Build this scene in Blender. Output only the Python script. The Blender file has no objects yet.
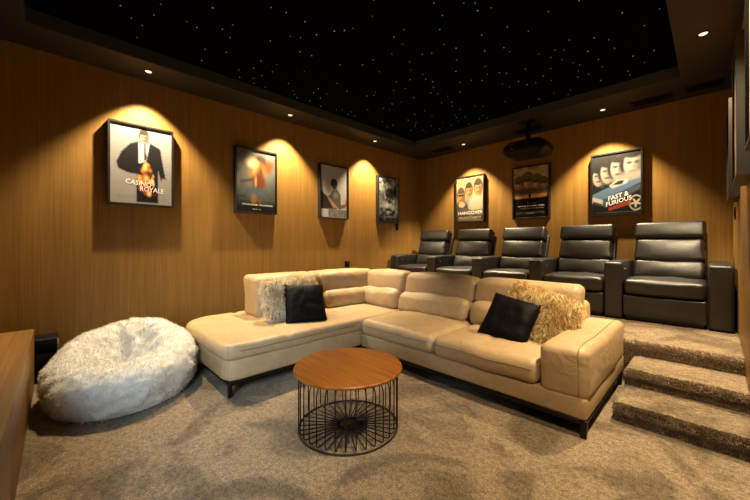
import bpy, bmesh, math, random
import numpy as np
from mathutils import Vector, Matrix, Euler, noise

SC = bpy.context.scene
COL = SC.collection
PI = math.pi
rnd = random.Random(7)

# ------------------------------------------------------------------ helpers
def link(o):
    COL.objects.link(o)
    return o

def tag(o, label=None, cat=None, group=None, kind=None):
    if label: o['label'] = label
    if cat: o['category'] = cat
    if group: o['group'] = group
    if kind: o['kind'] = kind
    return o

def thing(name, label, cat, loc=(0, 0, 0), rotz=0.0, group=None):
    o = link(bpy.data.objects.new(name, None))
    o.empty_display_size = 0.1
    o.location = loc
    o.rotation_euler = (0, 0, rotz)
    return tag(o, label, cat, group)

def obj(name, vf, mat, parent=None, loc=None, smooth=True, sub=0):
    """one mesh object from (verts, faces); verts are in the parent's space"""
    v, f = vf
    me = bpy.data.meshes.new(name)
    me.from_pydata([tuple(p) for p in v], [], f)
    if smooth:
        me.polygons.foreach_set('use_smooth', [True] * len(me.polygons))
    bm = bmesh.new(); bm.from_mesh(me)
    bmesh.ops.recalc_face_normals(bm, faces=bm.faces)
    bm.to_mesh(me); bm.free()
    me.update()
    if mat is not None:
        me.materials.append(mat)
    o = link(bpy.data.objects.new(name, me))
    if parent is not None: o.parent = parent
    if loc is not None: o.location = loc
    if sub:
        m = o.modifiers.new('smooth', 'SUBSURF'); m.levels = sub; m.render_levels = sub
    return o

def struct(name, vf, mat, smooth=False):
    return tag(obj(name, vf, mat, smooth=smooth), kind='structure')

def copy_tree(o, parent=None):
    c = o.copy(); COL.objects.link(c)
    if parent is not None: c.parent = parent
    for ch in list(o.children):
        copy_tree(ch, c)
    return c

def join(*vfs):
    V, F = [], []
    for v, f in vfs:
        n = len(V)
        V += [tuple(p) for p in v]
        F += [[i + n for i in q] for q in f]
    return V, F

def move(vf, d):
    return [(p[0] + d[0], p[1] + d[1], p[2] + d[2]) for p in vf[0]], vf[1]

def xf(vf, M):
    return [tuple(M @ Vector(p)) for p in vf[0]], vf[1]

def box(x0, x1, y0, y1, z0, z1):
    v = [(x0, y0, z0), (x1, y0, z0), (x1, y1, z0), (x0, y1, z0), (x0, y0, z1), (x1, y0, z1), (x1, y1, z1), (x0, y1, z1)]
    f = [[0, 3, 2, 1], [4, 5, 6, 7], [0, 1, 5, 4], [1, 2, 6, 5], [2, 3, 7, 6], [3, 0, 4, 7]]
    return v, f

def puff(x0, x1, y0, y1, z0, z1, r=0.03, bulge=(0, 0, 0), seg=0.07, rs=3, disp=None):
    """rounded, optionally stuffed box; disp(p, unit) may move points afterwards"""
    c = ((x0 + x1) / 2, (y0 + y1) / 2, (z0 + z1) / 2)
    h = ((x1 - x0) / 2, (y1 - y0) / 2, (z1 - z0) / 2)
    r = min(r, *[k * 0.98 for k in h])
    def lines(a):
        L = [-h[a] + r * i / rs for i in range(rs)]
        n = max(1, int(round(2 * (h[a] - r) / seg)))
        L += [-(h[a] - r) + 2 * (h[a] - r) * i / n for i in range(n + 1)]
        L += [h[a] - r + r * i / rs for i in range(1, rs + 1)]
        return L
    Ls = [lines(a) for a in range(3)]
    idx, V, F = {}, [], []
    def vert(p):
        k = (round(p[0], 5), round(p[1], 5), round(p[2], 5))
        if k in idx: return idx[k]
        q = [max(-(h[a] - r), min(h[a] - r, p[a])) for a in range(3)]
        d = Vector([p[a] - q[a] for a in range(3)])
        if d.length > 1e-9: d = d.normalized() * r
        w = [q[a] + d[a] for a in range(3)]
        u = [w[a] / h[a] for a in range(3)]
        o = list(w)
        for a in range(3):
            b, e = (a + 1) % 3, (a + 2) % 3
            o[a] += bulge[a] * u[a] * max(0, 1 - u[b] ** 2) * max(0, 1 - u[e] ** 2)
        o = [o[a] + c[a] for a in range(3)]
        if disp: o = disp(o, u)
        idx[k] = len(V); V.append(tuple(o))
        return idx[k]
    for a in range(3):
        b, e = (a + 1) % 3, (a + 2) % 3
        for s in (-1, 1):
            B, E = Ls[b], Ls[e]
            for i in range(len(B) - 1):
                for j in range(len(E) - 1):
                    q = []
                    for (bb, ee) in ((B[i], E[j]), (B[i + 1], E[j]), (B[i + 1], E[j + 1]), (B[i], E[j + 1])):
                        p = [0, 0, 0]; p[a] = s * h[a]; p[b] = bb; p[e] = ee
                        q.append(vert(p))
                    F.append(q if s > 0 else q[::-1])
    return V, F

def wrinkle(amp, freq, seed=0.0):
    def d(o, u):
        n = noise.noise_vector(Vector((o[0] * freq + seed, o[1] * freq - seed, o[2] * freq + 2 * seed)))
        return [o[a] + amp * n[a] for a in range(3)]
    return d

def chain(*fs):
    def d(o, u):
        for f in fs: o = f(o, u)
        return o
    return d

def groove(axis, at, depth, w):
    """stitched seam across the top"""
    def d(o, u):
        if u[2] > 0.5:
            o = list(o); o[2] -= depth * math.exp(-((o[axis] - at) / w) ** 2)
        return o
    return d

def tube(path, r, n=8, closed=False):
    V, F = [], []
    P_ = [Vector(p) for p in path]
    m = len(P_)
    prev = None
    for i, p in enumerate(P_):
        if closed:
            t = (P_[(i + 1) % m] - P_[i - 1]).normalized()
        else:
            t = (P_[min(i + 1, m - 1)] - P_[max(i - 1, 0)]).normalized()
        if prev is None:
            a = t.orthogonal().normalized()
        else:
            a = (prev - t * prev.dot(t)).normalized()
        prev = a
        b = t.cross(a)
        for k in range(n):
            w = 2 * PI * k / n
            V.append(tuple(p + a * math.cos(w) * r + b * math.sin(w) * r))
    for i in range(m if closed else m - 1):
        for k in range(n):
            j = (i + 1) % m
            F.append([i * n + k, i * n + (k + 1) % n, j * n + (k + 1) % n, j * n + k])
    if not closed:
        F.append(list(range(n))[::-1]); F.append([(m - 1) * n + k for k in range(n)])
    return V, F

def lathe(prof, n=32):
    V, F = [], []
    for (r, z) in prof:
        for k in range(n):
            w = 2 * PI * k / n
            V.append((r * math.cos(w), r * math.sin(w), z))
    m = len(prof)
    for i in range(m - 1):
        for k in range(n):
            F.append([i * n + k, i * n + (k + 1) % n, (i + 1) * n + (k + 1) % n, (i + 1) * n + k])
    F.append(list(range(n))[::-1]); F.append([(m - 1) * n + k for k in range(n)])
    return V, F

# ------------------------------------------------------------------ materials
def mat(name, color, rough=0.5, spec=0.5, metal=0.0):
    m = bpy.data.materials.new(name); m.use_nodes = True
    b = m.node_tree.nodes['Principled BSDF']
    b.inputs['Base Color'].default_value = (*color, 1)
    b.inputs['Roughness'].default_value = rough
    b.inputs['Specular IOR Level'].default_value = spec
    b.inputs['Metallic'].default_value = metal
    return m

def nd(m, typ, **kw):
    n = m.node_tree.nodes.new(typ)
    for k, v in kw.items():
        if k in n.inputs: n.inputs[k].default_value = v
        else: setattr(n, k, v)
    return n

def coords(m, scale, kind='Object'):
    tc = nd(m, 'ShaderNodeTexCoord'); mp = nd(m, 'ShaderNodeMapping')
    mp.inputs['Scale'].default_value = scale
    m.node_tree.links.new(tc.outputs[kind], mp.inputs['Vector'])
    return mp.outputs['Vector']

def ramp(m, fac, stops):
    r = nd(m, 'ShaderNodeValToRGB')
    e = r.color_ramp.elements
    while len(e) < len(stops): e.new(0.5)
    for i, (p, c) in enumerate(stops):
        e[i].position = p; e[i].color = (*c, 1)
    m.node_tree.links.new(fac, r.inputs['Fac'])
    return r.outputs['Color']

def mixc(m, a, b, fac=1.0, mode='MULTIPLY'):
    x = nd(m, 'ShaderNodeMix', data_type='RGBA', blend_type=mode)
    x.inputs['Factor'].default_value = fac
    m.node_tree.links.new(a, x.inputs['A']); m.node_tree.links.new(b, x.inputs['B'])
    return x.outputs['Result']

def bsdf(m): return m.node_tree.nodes['Principled BSDF']

def bump(m, h, strength=0.3, dist=0.01):
    b = nd(m, 'ShaderNodeBump'); b.inputs['Strength'].default_value = strength; b.inputs['Distance'].default_value = dist
    m.node_tree.links.new(h, b.inputs['Height']); m.node_tree.links.new(b.outputs['Normal'], bsdf(m).inputs['Normal'])

def wood(name, dark, light, grain_axis=2, rough=0.45, fine=70.0, along=1.2):
    m = mat(name, light, rough, 0.35)
    L = m.node_tree.links
    s1 = [fine, fine, fine]; s1[grain_axis] = along
    s2 = [fine * 0.12] * 3; s2[grain_axis] = along * 0.25
    n1 = nd(m, 'ShaderNodeTexNoise', Scale=1.0, Detail=5.0, Roughness=0.6); L.new(coords(m, s1), n1.inputs['Vector'])
    n2 = nd(m, 'ShaderNodeTexNoise', Scale=1.0, Detail=3.0, Roughness=0.5); L.new(coords(m, s2), n2.inputs['Vector'])
    c1 = ramp(m, n1.outputs['Fac'], [(0.3, dark), (0.68, light)])
    c2 = ramp(m, n2.outputs['Fac'], [(0.3, (0.84, 0.83, 0.82)), (0.7, (1, 1, 1))])
    L.new(mixc(m, c1, c2), bsdf(m).inputs['Base Color'])
    bump(m, n1.outputs['Fac'], 0.15, 0.002)
    return m

def leather(name, color, rough, spec=0.5, bump_s=0.25):
    m = mat(name, color, rough, spec)
    L = m.node_tree.links
    n1 = nd(m, 'ShaderNodeTexNoise', Scale=9.0, Detail=4.0, Roughness=0.55, Distortion=0.8); L.new(coords(m, (1, 1, 1)), n1.inputs['Vector'])
    n2 = nd(m, 'ShaderNodeTexVoronoi', Scale=260.0); L.new(coords(m, (1, 1, 1)), n2.inputs['Vector'])
    c = ramp(m, n1.outputs['Fac'], [(0.3, tuple(k * 0.86 for k in color)), (0.7, color)])
    L.new(c, bsdf(m).inputs['Base Color'])
    mx = nd(m, 'ShaderNodeMath', operation='MULTIPLY_ADD'); mx.inputs[1].default_value = 0.06
    L.new(n2.outputs['Distance'], mx.inputs[0]); L.new(n1.outputs['Fac'], mx.inputs[2])
    bump(m, mx.outputs[0], bump_s, 0.02)
    return m

def carpet_mat():
    m = mat('carpet', (0.3, 0.23, 0.16), 1.0, 0.05)
    L = m.node_tree.links
    v = coords(m, (1, 1, 1))
    n1 = nd(m, 'ShaderNodeTexNoise', Scale=130.0, Detail=5.0, Roughness=0.7); L.new(v, n1.inputs['Vector'])
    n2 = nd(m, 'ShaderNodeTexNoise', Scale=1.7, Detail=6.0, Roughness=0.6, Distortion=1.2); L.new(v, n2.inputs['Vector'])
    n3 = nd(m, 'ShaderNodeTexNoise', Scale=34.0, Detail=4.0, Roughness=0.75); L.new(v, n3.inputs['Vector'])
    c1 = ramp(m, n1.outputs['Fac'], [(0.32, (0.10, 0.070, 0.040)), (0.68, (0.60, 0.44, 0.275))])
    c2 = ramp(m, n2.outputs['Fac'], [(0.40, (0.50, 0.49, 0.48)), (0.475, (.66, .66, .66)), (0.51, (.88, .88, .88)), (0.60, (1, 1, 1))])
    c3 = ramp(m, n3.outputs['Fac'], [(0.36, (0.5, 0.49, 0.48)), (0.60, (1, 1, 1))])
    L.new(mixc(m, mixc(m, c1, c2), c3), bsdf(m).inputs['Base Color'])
    ad = nd(m, 'ShaderNodeMath', operation='ADD'); L.new(n1.outputs['Fac'], ad.inputs[0]); L.new(n3.outputs['Fac'], ad.inputs[1])
    bump(m, ad.outputs[0], 0.7, 0.012)
    bsdf(m).inputs['Sheen Weight'].default_value = 0.15
    return m

def emit(name, color, strength):
    m = bpy.data.materials.new(name); m.use_nodes = True
    nt = m.node_tree; nt.nodes.remove(nt.nodes['Principled BSDF'])
    e = nt.nodes.new('ShaderNodeEmission'); e.inputs['Color'].default_value = (*color, 1); e.inputs['Strength'].default_value = strength
    nt.links.new(e.outputs[0], nt.nodes['Material Output'].inputs['Surface'])
    return m

def vcol(name, rough=0.4, spec=0.3, sheen=0.0):
    m = mat(name, (1, 1, 1), rough, spec)
    a = nd(m, 'ShaderNodeAttribute'); a.attribute_name = 'Col'
    m.node_tree.links.new(a.outputs['Color'], bsdf(m).inputs['Base Color'])
    bsdf(m).inputs['Sheen Weight'].default_value = sheen
    return m

def strand_mat(name):
    m = vcol(name, 0.8, 0.15, 0.0)
    nt = m.node_tree; at = [n for n in nt.nodes if n.type == 'ATTRIBUTE'][0]
    tr = nd(m, 'ShaderNodeBsdfTranslucent'); mx = nd(m, 'ShaderNodeMixShader'); mx.inputs['Fac'].default_value = .45
    nt.links.new(at.outputs['Color'], tr.inputs['Color'])
    nt.links.new(bsdf(m).outputs[0], mx.inputs[1]); nt.links.new(tr.outputs[0], mx.inputs[2])
    nt.links.new(mx.outputs[0], nt.nodes['Material Output'].inputs['Surface'])
    return m

WOODWALL = wood('oak_veneer_wall', (0.235, 0.122, 0.027), (0.350, 0.190, 0.044), fine=110.0, along=1.6)
WOODCON = wood('oak_console', (0.20, 0.095, 0.022), (0.30, 0.155, 0.040), 0, 0.4)
WOODTOP = wood('table_top_wood', (0.20, 0.058, 0.008), (0.40, 0.140, 0.020), 0, 0.32, 42, 2.2)
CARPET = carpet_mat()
SOFFIT = mat('dark_soffit_paint', (0.032, 0.026, 0.021), 0.6, 0.25)
FASCIA = mat('dark_fascia_cool_lit', (0.045, 0.052, 0.065), 0.7, 0.2)  # dark fascia with the cool light's blue tint put into its colour
STARPANEL = mat('black_star_panel', (0.003, 0.003, 0.004), 1.0, 0.0)
CREAM = leather('cream_leather', (0.56, 0.385, 0.208), 0.44, 0.40, 0.42)
BLACKL = leather('black_leather', (0.010, 0.0085, 0.007), 0.44, 0.75, 0.12)
BLACKM = mat('black_metal', (0.012, 0.011, 0.010), 0.38, 0.5, 0.6)
WIRE = mat('bronze_wire', (0.035, 0.022, 0.014), 0.4, 0.5, 0.7)
BLACKP = mat('black_plastic', (0.006, 0.006, 0.007), 0.5, 0.15)
FRAMEM = mat('black_frame', (0.014, 0.012, 0.011), 0.4, 0.5)
BLACKF = leather('black_cushion_fabric', (0.005, 0.005, 0.006), 0.55, 0.09, 0.4)
CHROME = mat('chrome', (0.7, 0.7, 0.7), 0.2, 0.5, 1.0)
LAMP = emit('lamp_glow', (1.0, 0.74, 0.40), 2.0)
STAR = emit('star_glow', (0.80, 0.90, 1.0), 0.2)
FURTAN = vcol('tan_fur', 0.75, 0.2, 0.3)
FURWHITE = vcol('white_fur', 1.0, 0.0, 0.2)
STRANDTAN = strand_mat('tan_fur_strands')
STRANDWHITE = strand_mat('white_fur_strands')
TITLE = mat('title_white', (0.85, 0.83, 0.78), 0.5)
TITLERED = mat('title_red', (0.45, 0.05, 0.03), 0.5)
PRINT = vcol('poster_print', 0.6, 0.08)

# ------------------------------------------------------------------ the room
XL, XR, YB, YF = -4.475, 0.18, 5.75, -0.85
ZS, ZC = 3.11, 3.235
SX0, SX1, SY0, SY1 = -3.99, -0.235, -0.21, 4.94          # inner edge of the soffit
PZ, PY = 0.375, 3.765                                    # platform height and front

struct('floor', box(XL - .1, XR + .1, YF - .1, YB + .1, -.1, 0), CARPET)
struct('wall_left', box(XL - .1, XL, YF, YB, 0, ZS), WOODWALL)
struct('wall_back', box(XL - .1, XR + .1, YB, YB + .1, 0, ZS), WOODWALL)
struct('wall_right', box(XR, XR + .1, YF, YB, 0, ZS), WOODWALL)
struct('wall_front', box(XL - .1, XR + .1, YF - .1, YF, 0, ZS), WOODWALL)
struct('ceiling_soffit', join(box(XL - .1, SX0, YF - .1, YB + .1, ZS, ZS + .35), box(SX1, XR + .1, YF - .1, YB + .1, ZS, ZS + .35),
                              box(SX0, SX1, SY1, YB + .1, ZS, ZS + .35), box(SX0, SX1, YF - .1, SY0, ZS, ZS + .35)), SOFFIT)
e = .006
struct('trim_1', join(box(SX0, SX0 + e, SY0, SY1, ZS + .004, ZC), box(SX1 - e, SX1, SY0, SY1, ZS + .004, ZC),
                      box(SX0 + e, SX1 - e, SY1 - e, SY1, ZS + .004, ZC), box(SX0 + e, SX1 - e, SY0, SY0 + e, ZS + .004, ZC)), FASCIA)
struct('ceiling', box(SX0, SX1, SY0, SY1, ZC, ZC + .1), STARPANEL)

# carpeted platform and steps ------------------------------------------------
def step_profile(y0, y1, z0, z1, r=0.035, lip=0.012):
    """(y, z) outline of a carpeted tread with a soft overhanging nose"""
    pts = [(y1, z0), (y0, z0), (y0, z1 - 2 * r)]
    for i in range(9):
        a = PI + 0.35 - (PI / 2 + 0.35) * i / 8
        pts.append((y0 - lip + r + math.cos(a) * r, z1 - r + math.sin(a) * r))
    n = 6
    for i in range(1, n + 1):
        pts.append((y0 + r + (y1 - y0 - r) * i / n, z1))
    return pts

def extrude_x(prof, x0, x1, n=24, amp=0.004, seed=0.0, round_end=0.0):
    V, F = [], []
    m = len(prof)
    ym = sum(p[0] for p in prof) / m
    for i in range(n + 1):
        x = x0 + (x1 - x0) * i / n
        for (y, z) in prof:
            a = noise.noise(Vector((x * 7 + seed, y * 7, z * 7)))
            xx, yy, zz = x, y + amp * a, z + (amp * a if z > 0.01 else 0)
            if round_end and i <= 2:
                k = (2 - i) / 2.0
                yy = yy + (0.02 * k * k if y < ym else 0)
                zz = zz - (0.018 * k * k if z > 0.01 else 0)
            V.append((xx, yy, zz))
    for i in range(n):
        for k in range(m):
            F.append([i * m + k, i * m + (k + 1) % m, (i + 1) * m + (k + 1) % m, (i + 1) * m + k])
    F.append(list(range(m))[::-1]); F.append([n * m + k for k in range(m)])
    return V, F

def auto(o, ang=40):
    me = o.data
    me.polygons.foreach_set('use_smooth', [True] * len(me.polygons))
    try: me.set_sharp_from_angle(angle=math.radians(ang))
    except Exception: pass
    return o

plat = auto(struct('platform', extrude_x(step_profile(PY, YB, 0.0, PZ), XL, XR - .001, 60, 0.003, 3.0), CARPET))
st = thing('carpeted_steps', 'two beige carpeted steps climbing to the recliner platform beside the right wall', 'steps', (-0.15, 2.85, 0))
for k, (y0, y1, z0, z1) in enumerate(((2.85, 3.283, 0.0, 0.125), (3.283, 3.752, 0.0, 0.25))):
    v = extrude_x(step_profile(y0, y1, z0, z1), -0.49, XR - .002, 30, 0.005, k * 5.0, 0.02)
    auto(obj('step', move(v, (0.15, -2.85, 0)), CARPET, st))

# ------------------------------------------------------------------ lights
WARM = (1.0, 0.78, 0.48)
def downlight(x, y, label, grp, power, visible=True):
    t = thing('downlight', label, 'downlight', (x, y, ZS), 0, grp)
    obj('trim_ring', lathe([(0.030, 0.0), (0.048, -0.001), (0.050, -0.004), (0.046, -0.008), (0.034, -0.006), (0.030, -0.002)], 24), BLACKM, t)
    obj('lamp_lens', lathe([(0.0005, -0.002), (0.030, -0.002), (0.027, -0.005), (0.0005, -0.006)], 20), LAMP, t)
    for nm, ang, bl, pw in (('narrow', 91, 0.55, 1.0),):
        L = bpy.data.lights.new('downlight_beam_' + nm, 'SPOT')
        L.energy = power * pw; L.color = WARM; L.spot_size = math.radians(ang); L.spot_blend = bl; L.shadow_soft_size = 0.022
        o = link(bpy.data.objects.new('downlight_beam', L)); o.parent = t; o.location = (0, 0, -0.03)
    return t

PW = 465
XLL, XRL, YBL = -4.21, -0.05, 5.39
downlight(XLL, 0.69, 'lit downlight in the soffit above the pale suited-man poster', 'recessed downlights', PW)
downlight(XLL, 2.385, 'lit downlight in left soffit, second from the front', 'recessed downlights', PW)
downlight(XLL, 4.08, 'lit downlight in left soffit closest to the room corner', 'recessed downlights', PW)
downlight(-3.2, YBL, 'lit downlight in back soffit above the yellow three-men poster', 'recessed downlights', PW)
downlight(-1.044, YBL, 'lit downlight in back soffit above the blue car poster', 'recessed downlights', PW)
downlight(XRL, 4.08, 'lit downlight in right soffit, large and starry', 'recessed downlights', PW)
downlight(XRL, 2.385, 'lit downlight in right soffit above the steps', 'recessed downlights', PW * .8)
downlight(XRL, 0.69, 'lit downlight in right soffit near the front of the room', 'recessed downlights', PW * .42)

# added cool light for an unseen screen, aimed at bean bag and chaise
L = bpy.data.lights.new('added_cool_light', 'AREA'); L.shape = 'RECTANGLE'; L.size = 1.5; L.size_y = 0.85
L.energy = 21; L.color = (0.66, 0.85, 1.0); L.spread = math.radians(75)
o = link(bpy.data.objects.new('added_cool_light', L)); o.location = (-1.1, YF + 0.05, 1.25); o.rotation_euler = (-PI / 2 + PI, 0, 0)
o.rotation_euler = Vector((-1.75, 1.75, -0.85)).to_track_quat('-Z', 'Y').to_euler()

# ------------------------------------------------------------------ stars
star_me = None
srnd = random.Random(21)
pts = []
tries = 0
while len(pts) < 285 and tries < 20000:
    tries += 1
    p = (srnd.uniform(SX0 + .06, SX1 - .06), srnd.uniform(SY0 + .3, SY1 - .06))
    if all((p[0] - q[0]) ** 2 + (p[1] - q[1]) ** 2 > 0.085 ** 2 for q in pts): pts.append(p)
sv = lathe([(0.006, 0.0), (0.0055, -0.0015), (0.003, -0.0028), (0.0004, -0.003)], 8)
star0 = obj('star_light', sv, STAR)
for i, p in enumerate(pts):
    o = star0 if i == 0 else link(star0.copy())
    o.location = (p[0], p[1], ZC)
    s = srnd.choice((0.6, 0.7, 0.8, 0.9, 1.0, 1.15))
    o.scale = (s, s, 1)
    tag(o, 'tiny white star light set in the black ceiling', 'star light', 'star lights in the ceiling')

# ------------------------------------------------------------------ vents, sockets, switches
def vent(x, y, w, d, label):
    t = thing('ceiling_vent', label, 'vent', (x, y, ZS), 0, 'black vents in the back soffit')
    b = .02
    fr = join(box(-w / 2, w / 2, -d / 2, -d / 2 + b, -.008, 0), box(-w / 2, w / 2, d / 2 - b, d / 2, -.008, 0),
              box(-w / 2, -w / 2 + b, -d / 2 + b, d / 2 - b, -.008, 0), box(w / 2 - b, w / 2, -d / 2 + b, d / 2 - b, -.008, 0))
    obj('vent_frame', fr, BLACKP, t, smooth=False)
    sl = [box(-w / 2 + b, w / 2 - b, -d / 2 + b, d / 2 - b, -.002, 0)]
    n = 6
    for i in range(n):
        y0 = -d / 2 + b + (d - 2 * b) * (i + .3) / n
        sl.append(box(-w / 2 + b, w / 2 - b, y0, y0 + .008, -.007, -.002))
    obj('vent_grille', join(*sl), BLACKP, t, smooth=False)
vent(-0.54, 5.475, 0.42, 0.2, 'black slot vent in back soffit right of the blue car poster light')
vent(-2.06, 5.475, 0.42, 0.2, 'black slot vent in back soffit above the projector')
vent(-3.66, 5.40, 0.42, 0.2, 'black slot vent in back soffit nearest the left corner')
vent(-0.06, 5.425, 0.34, 0.2, 'black slot vent in back soffit at the far right corner')

def socket(x, y, z, rotz, w, h, label, plug):
    t = thing('wall_socket' if plug else 'wall_control', label, 'socket' if plug else 'wall control', (x, y, z), rotz)
    obj('faceplate', puff(-w / 2, w / 2, -.010, 0, -h / 2, h / 2, .004, seg=.05, rs=2), BLACKP, t)
    if plug:
        obj('plug', puff(-.026, .026, -.05, -.010, -.028, .024, .010, seg=.03, rs=2), BLACKP, t)
        obj('cable', tube([(0, -.04, -.026), (0, -.042, -.06), (.004, -.03, -.10), (.006, -.012, -.16)], .004, 6), BLACKP, t)
    else:
        obj('button', puff(-w / 4, w / 4, -.014, -.010, -h / 4, h / 4, .002, seg=.05, rs=1), BLACKP, t)
socket(XL, 3.646, 0.906, PI / 2, .105, .105, 'black power socket with a plug on left wall above the cream sofa back', True)
socket(XL, 4.96, 1.61, PI / 2, .08, .13, 'small black wall control below and right of the dark grey poster', False)
socket(XR, 5.15, 1.58, -PI / 2, .08, .13, 'small black switch on the right wall under the posters', False)

# ------------------------------------------------------------------ projector
pt = thing('projector', 'black ceiling projector hanging from the back soffit over the soldiers poster', 'projector', (-1.93, 5.10, ZS), math.radians(0))
obj('ceiling_plate', puff(-.11, .11, -.09, .09, -.018, 0, .006, rs=2, seg=.1), BLACKP, pt)
obj('mount_pole', tube([(0, 0, -.01), (0, 0, -.32)], .035, 16), BLACKP, pt)
obj('mount_bracket', puff(-.13, .13, -.10, .10, -.33, -.29, .012, rs=2, seg=.1), BLACKP, pt)
def pjd(o, u):
    o = list(o); k = 1 - 0.16 * max(0, u[2]) ** 2 - .1 * max(0, -u[2]) ** 2
    o[0] *= k; return o
obj('projector_body', puff(-.30, .30, -.26, .22, -.54, -.32, .085, (.02, .02, .01), .06, 5, pjd), BLACKP, pt)
lens = lathe([(.062, 0), (.066, .03), (.058, .034), (.05, .02), (.044, .02)], 24)
obj('lens_barrel', xf(lens, Matrix.Translation((-.13, -.255, -.425)) @ Matrix.Rotation(PI / 2, 4, 'X')), BLACKM, pt)
gl = lathe([(.044, .012), (.03, .020), (.012, .024), (.001, .025)], 20)
obj('lens_glass', xf(gl, Matrix.Translation((-.13, -.255, -.425)) @ Matrix.Rotation(PI / 2, 4, 'X')), mat('lens_glass', (.02, .02, .03), .05, .9), pt)

# ------------------------------------------------------------------ posters
class Art:
    def __init__(s, W=84, H=122, top=(.5, .5, .5), bot=(.5, .5, .5), seed=1):
        s.W, s.H = W, H
        s.y, s.x = np.meshgrid(np.linspace(0, 1, H), np.linspace(0, 1, W), indexing='ij')
        t = s.y[..., None]
        s.c = np.array(top) * (1 - t) + np.array(bot) * t
        s.r = np.random.RandomState(seed)
    def blend(s, a, col):
        a = np.clip(a, 0, 1)[..., None]
        s.c = s.c * (1 - a) + np.array(col) * a
        return s
    def ell(s, cx, cy, rx, ry, col, soft=.12, rot=0, al=1):
        c, n = math.cos(rot), math.sin(rot)
        dx, dy = (s.x - cx), (s.y - cy) * 1.45
        u, v = (dx * c + dy * n) / rx, (-dx * n + dy * c) / (ry * 1.45)
        d = np.sqrt(u * u + v * v)
        return s.blend(al * (1 + soft - d) / (2 * soft), col)
    def poly(s, pts, col, al=1):
        ins = np.zeros(s.x.shape, bool)
        n = len(pts)
        for i in range(n):
            (xa, ya), (xb, yb) = pts[i], pts[(i + 1) % n]
            if ya == yb: continue
            cr = ((ya > s.y) != (yb > s.y)) & (s.x < (xb - xa) * (s.y - ya) / (yb - ya) + xa)
            ins ^= cr
        a = ins.astype(float)
        a = (a + np.roll(a, 1, 0) + np.roll(a, -1, 0) + np.roll(a, 1, 1) + np.roll(a, -1, 1)) / 5
        return s.blend(a * al, col)
    def noise(s, amp, n=8):
        g = s.r.rand(n * 3 // 2 + 2, n + 2)
        yy, xx = s.y * (n * 1.5), s.x * n
        i, j = yy.astype(int), xx.astype(int)
        fy, fx = yy - i, xx - j
        fy, fx = fy * fy * (3 - 2 * fy), fx * fx * (3 - 2 * fx)
        v = g[i, j] * (1 - fy) * (1 - fx) + g[i + 1, j] * fy * (1 - fx) + g[i, j + 1] * (1 - fy) * fx + g[i + 1, j + 1] * fy * fx
        s.c = np.clip(s.c * (1 + amp * (v[..., None] - .5) * 2), 0, 1)
        return s
    def small(s, x0, x1, y0, y1, rows, col, al=.7):
        """rows of print too fine to read"""
        for k in range(rows):
            yc = y0 + (y1 - y0) * (k + .5) / rows
            hh = (y1 - y0) / rows * .3
            w = s.r.rand(s.W) > .3
            a = ((abs(s.y - yc) < hh) & (s.x > x0) & (s.x < x1)).astype(float) * w[None, :]
            s.blend(a * al, col)
        return s
    def face(s, cx, cy, r, skin, hair, cap=None):
        dk = tuple(k * .22 for k in skin)
        s.ell(cx, cy - r * .10, r * .80, r * .92, hair, .1)
        s.ell(cx, cy + r * .16, r * .60, r * .74, skin, .12)
        s.ell(cx + r * .42, cy + r * .22, r * .30, r * .66, tuple(k * .42 for k in skin), .5, 0, .85)
        s.ell(cx - r * .04, cy - r * .42, r * .60, r * .22, hair, .25)
        s.ell(cx - r * .24, cy + r * .02, r * .20, r * .085, dk, .35)
        s.ell(cx + r * .26, cy + r * .02, r * .20, r * .085, dk, .35)
        s.ell(cx + r * .06, cy + r * .24, r * .10, r * .12, tuple(k * .55 for k in skin), .5, 0, .8)
        s.ell(cx, cy + r * .50, r * .27, r * .07, dk, .4)
        if cap:
            s.ell(cx, cy - r * .40, r * 1.0, r * .58, cap, .1)
            s.ell(cx, cy - r * .12, r * 1.08, r * .13, tuple(k * .5 for k in cap), .2)
        return s

def text_vf(body, size, wid, cx, cz, y, tilt=0.0, space=1.0, shear=0.0):
    cu = bpy.data.curves.new('txt', 'FONT'); cu.body = body; cu.size = size; cu.align_x = 'CENTER'; cu.align_y = 'CENTER'
    cu.space_character = space; cu.shear = shear; cu.offset = size * 0.012; cu.resolution_u = 2
    t = bpy.data.objects.new('txt', cu); COL.objects.link(t)
    bpy.context.view_layer.update()
    me = bpy.data.meshes.new_from_object(t.evaluated_get(bpy.context.evaluated_depsgraph_get()))
    V = [v.co.copy() for v in me.vertices]; F = [list(p.vertices) for p in me.polygons]
    bpy.data.objects.remove(t); bpy.data.curves.remove(cu); bpy.data.meshes.remove(me)
    w = max(v.x for v in V) - min(v.x for v in V)
    k = wid / w
    out = []
    for v in V:
        x, z = v.x * k, v.y
        out.append((cx + x * math.cos(tilt) - z * math.sin(tilt), y, cz + x * math.sin(tilt) + z * math.cos(tilt)))
    return out, F

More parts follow.
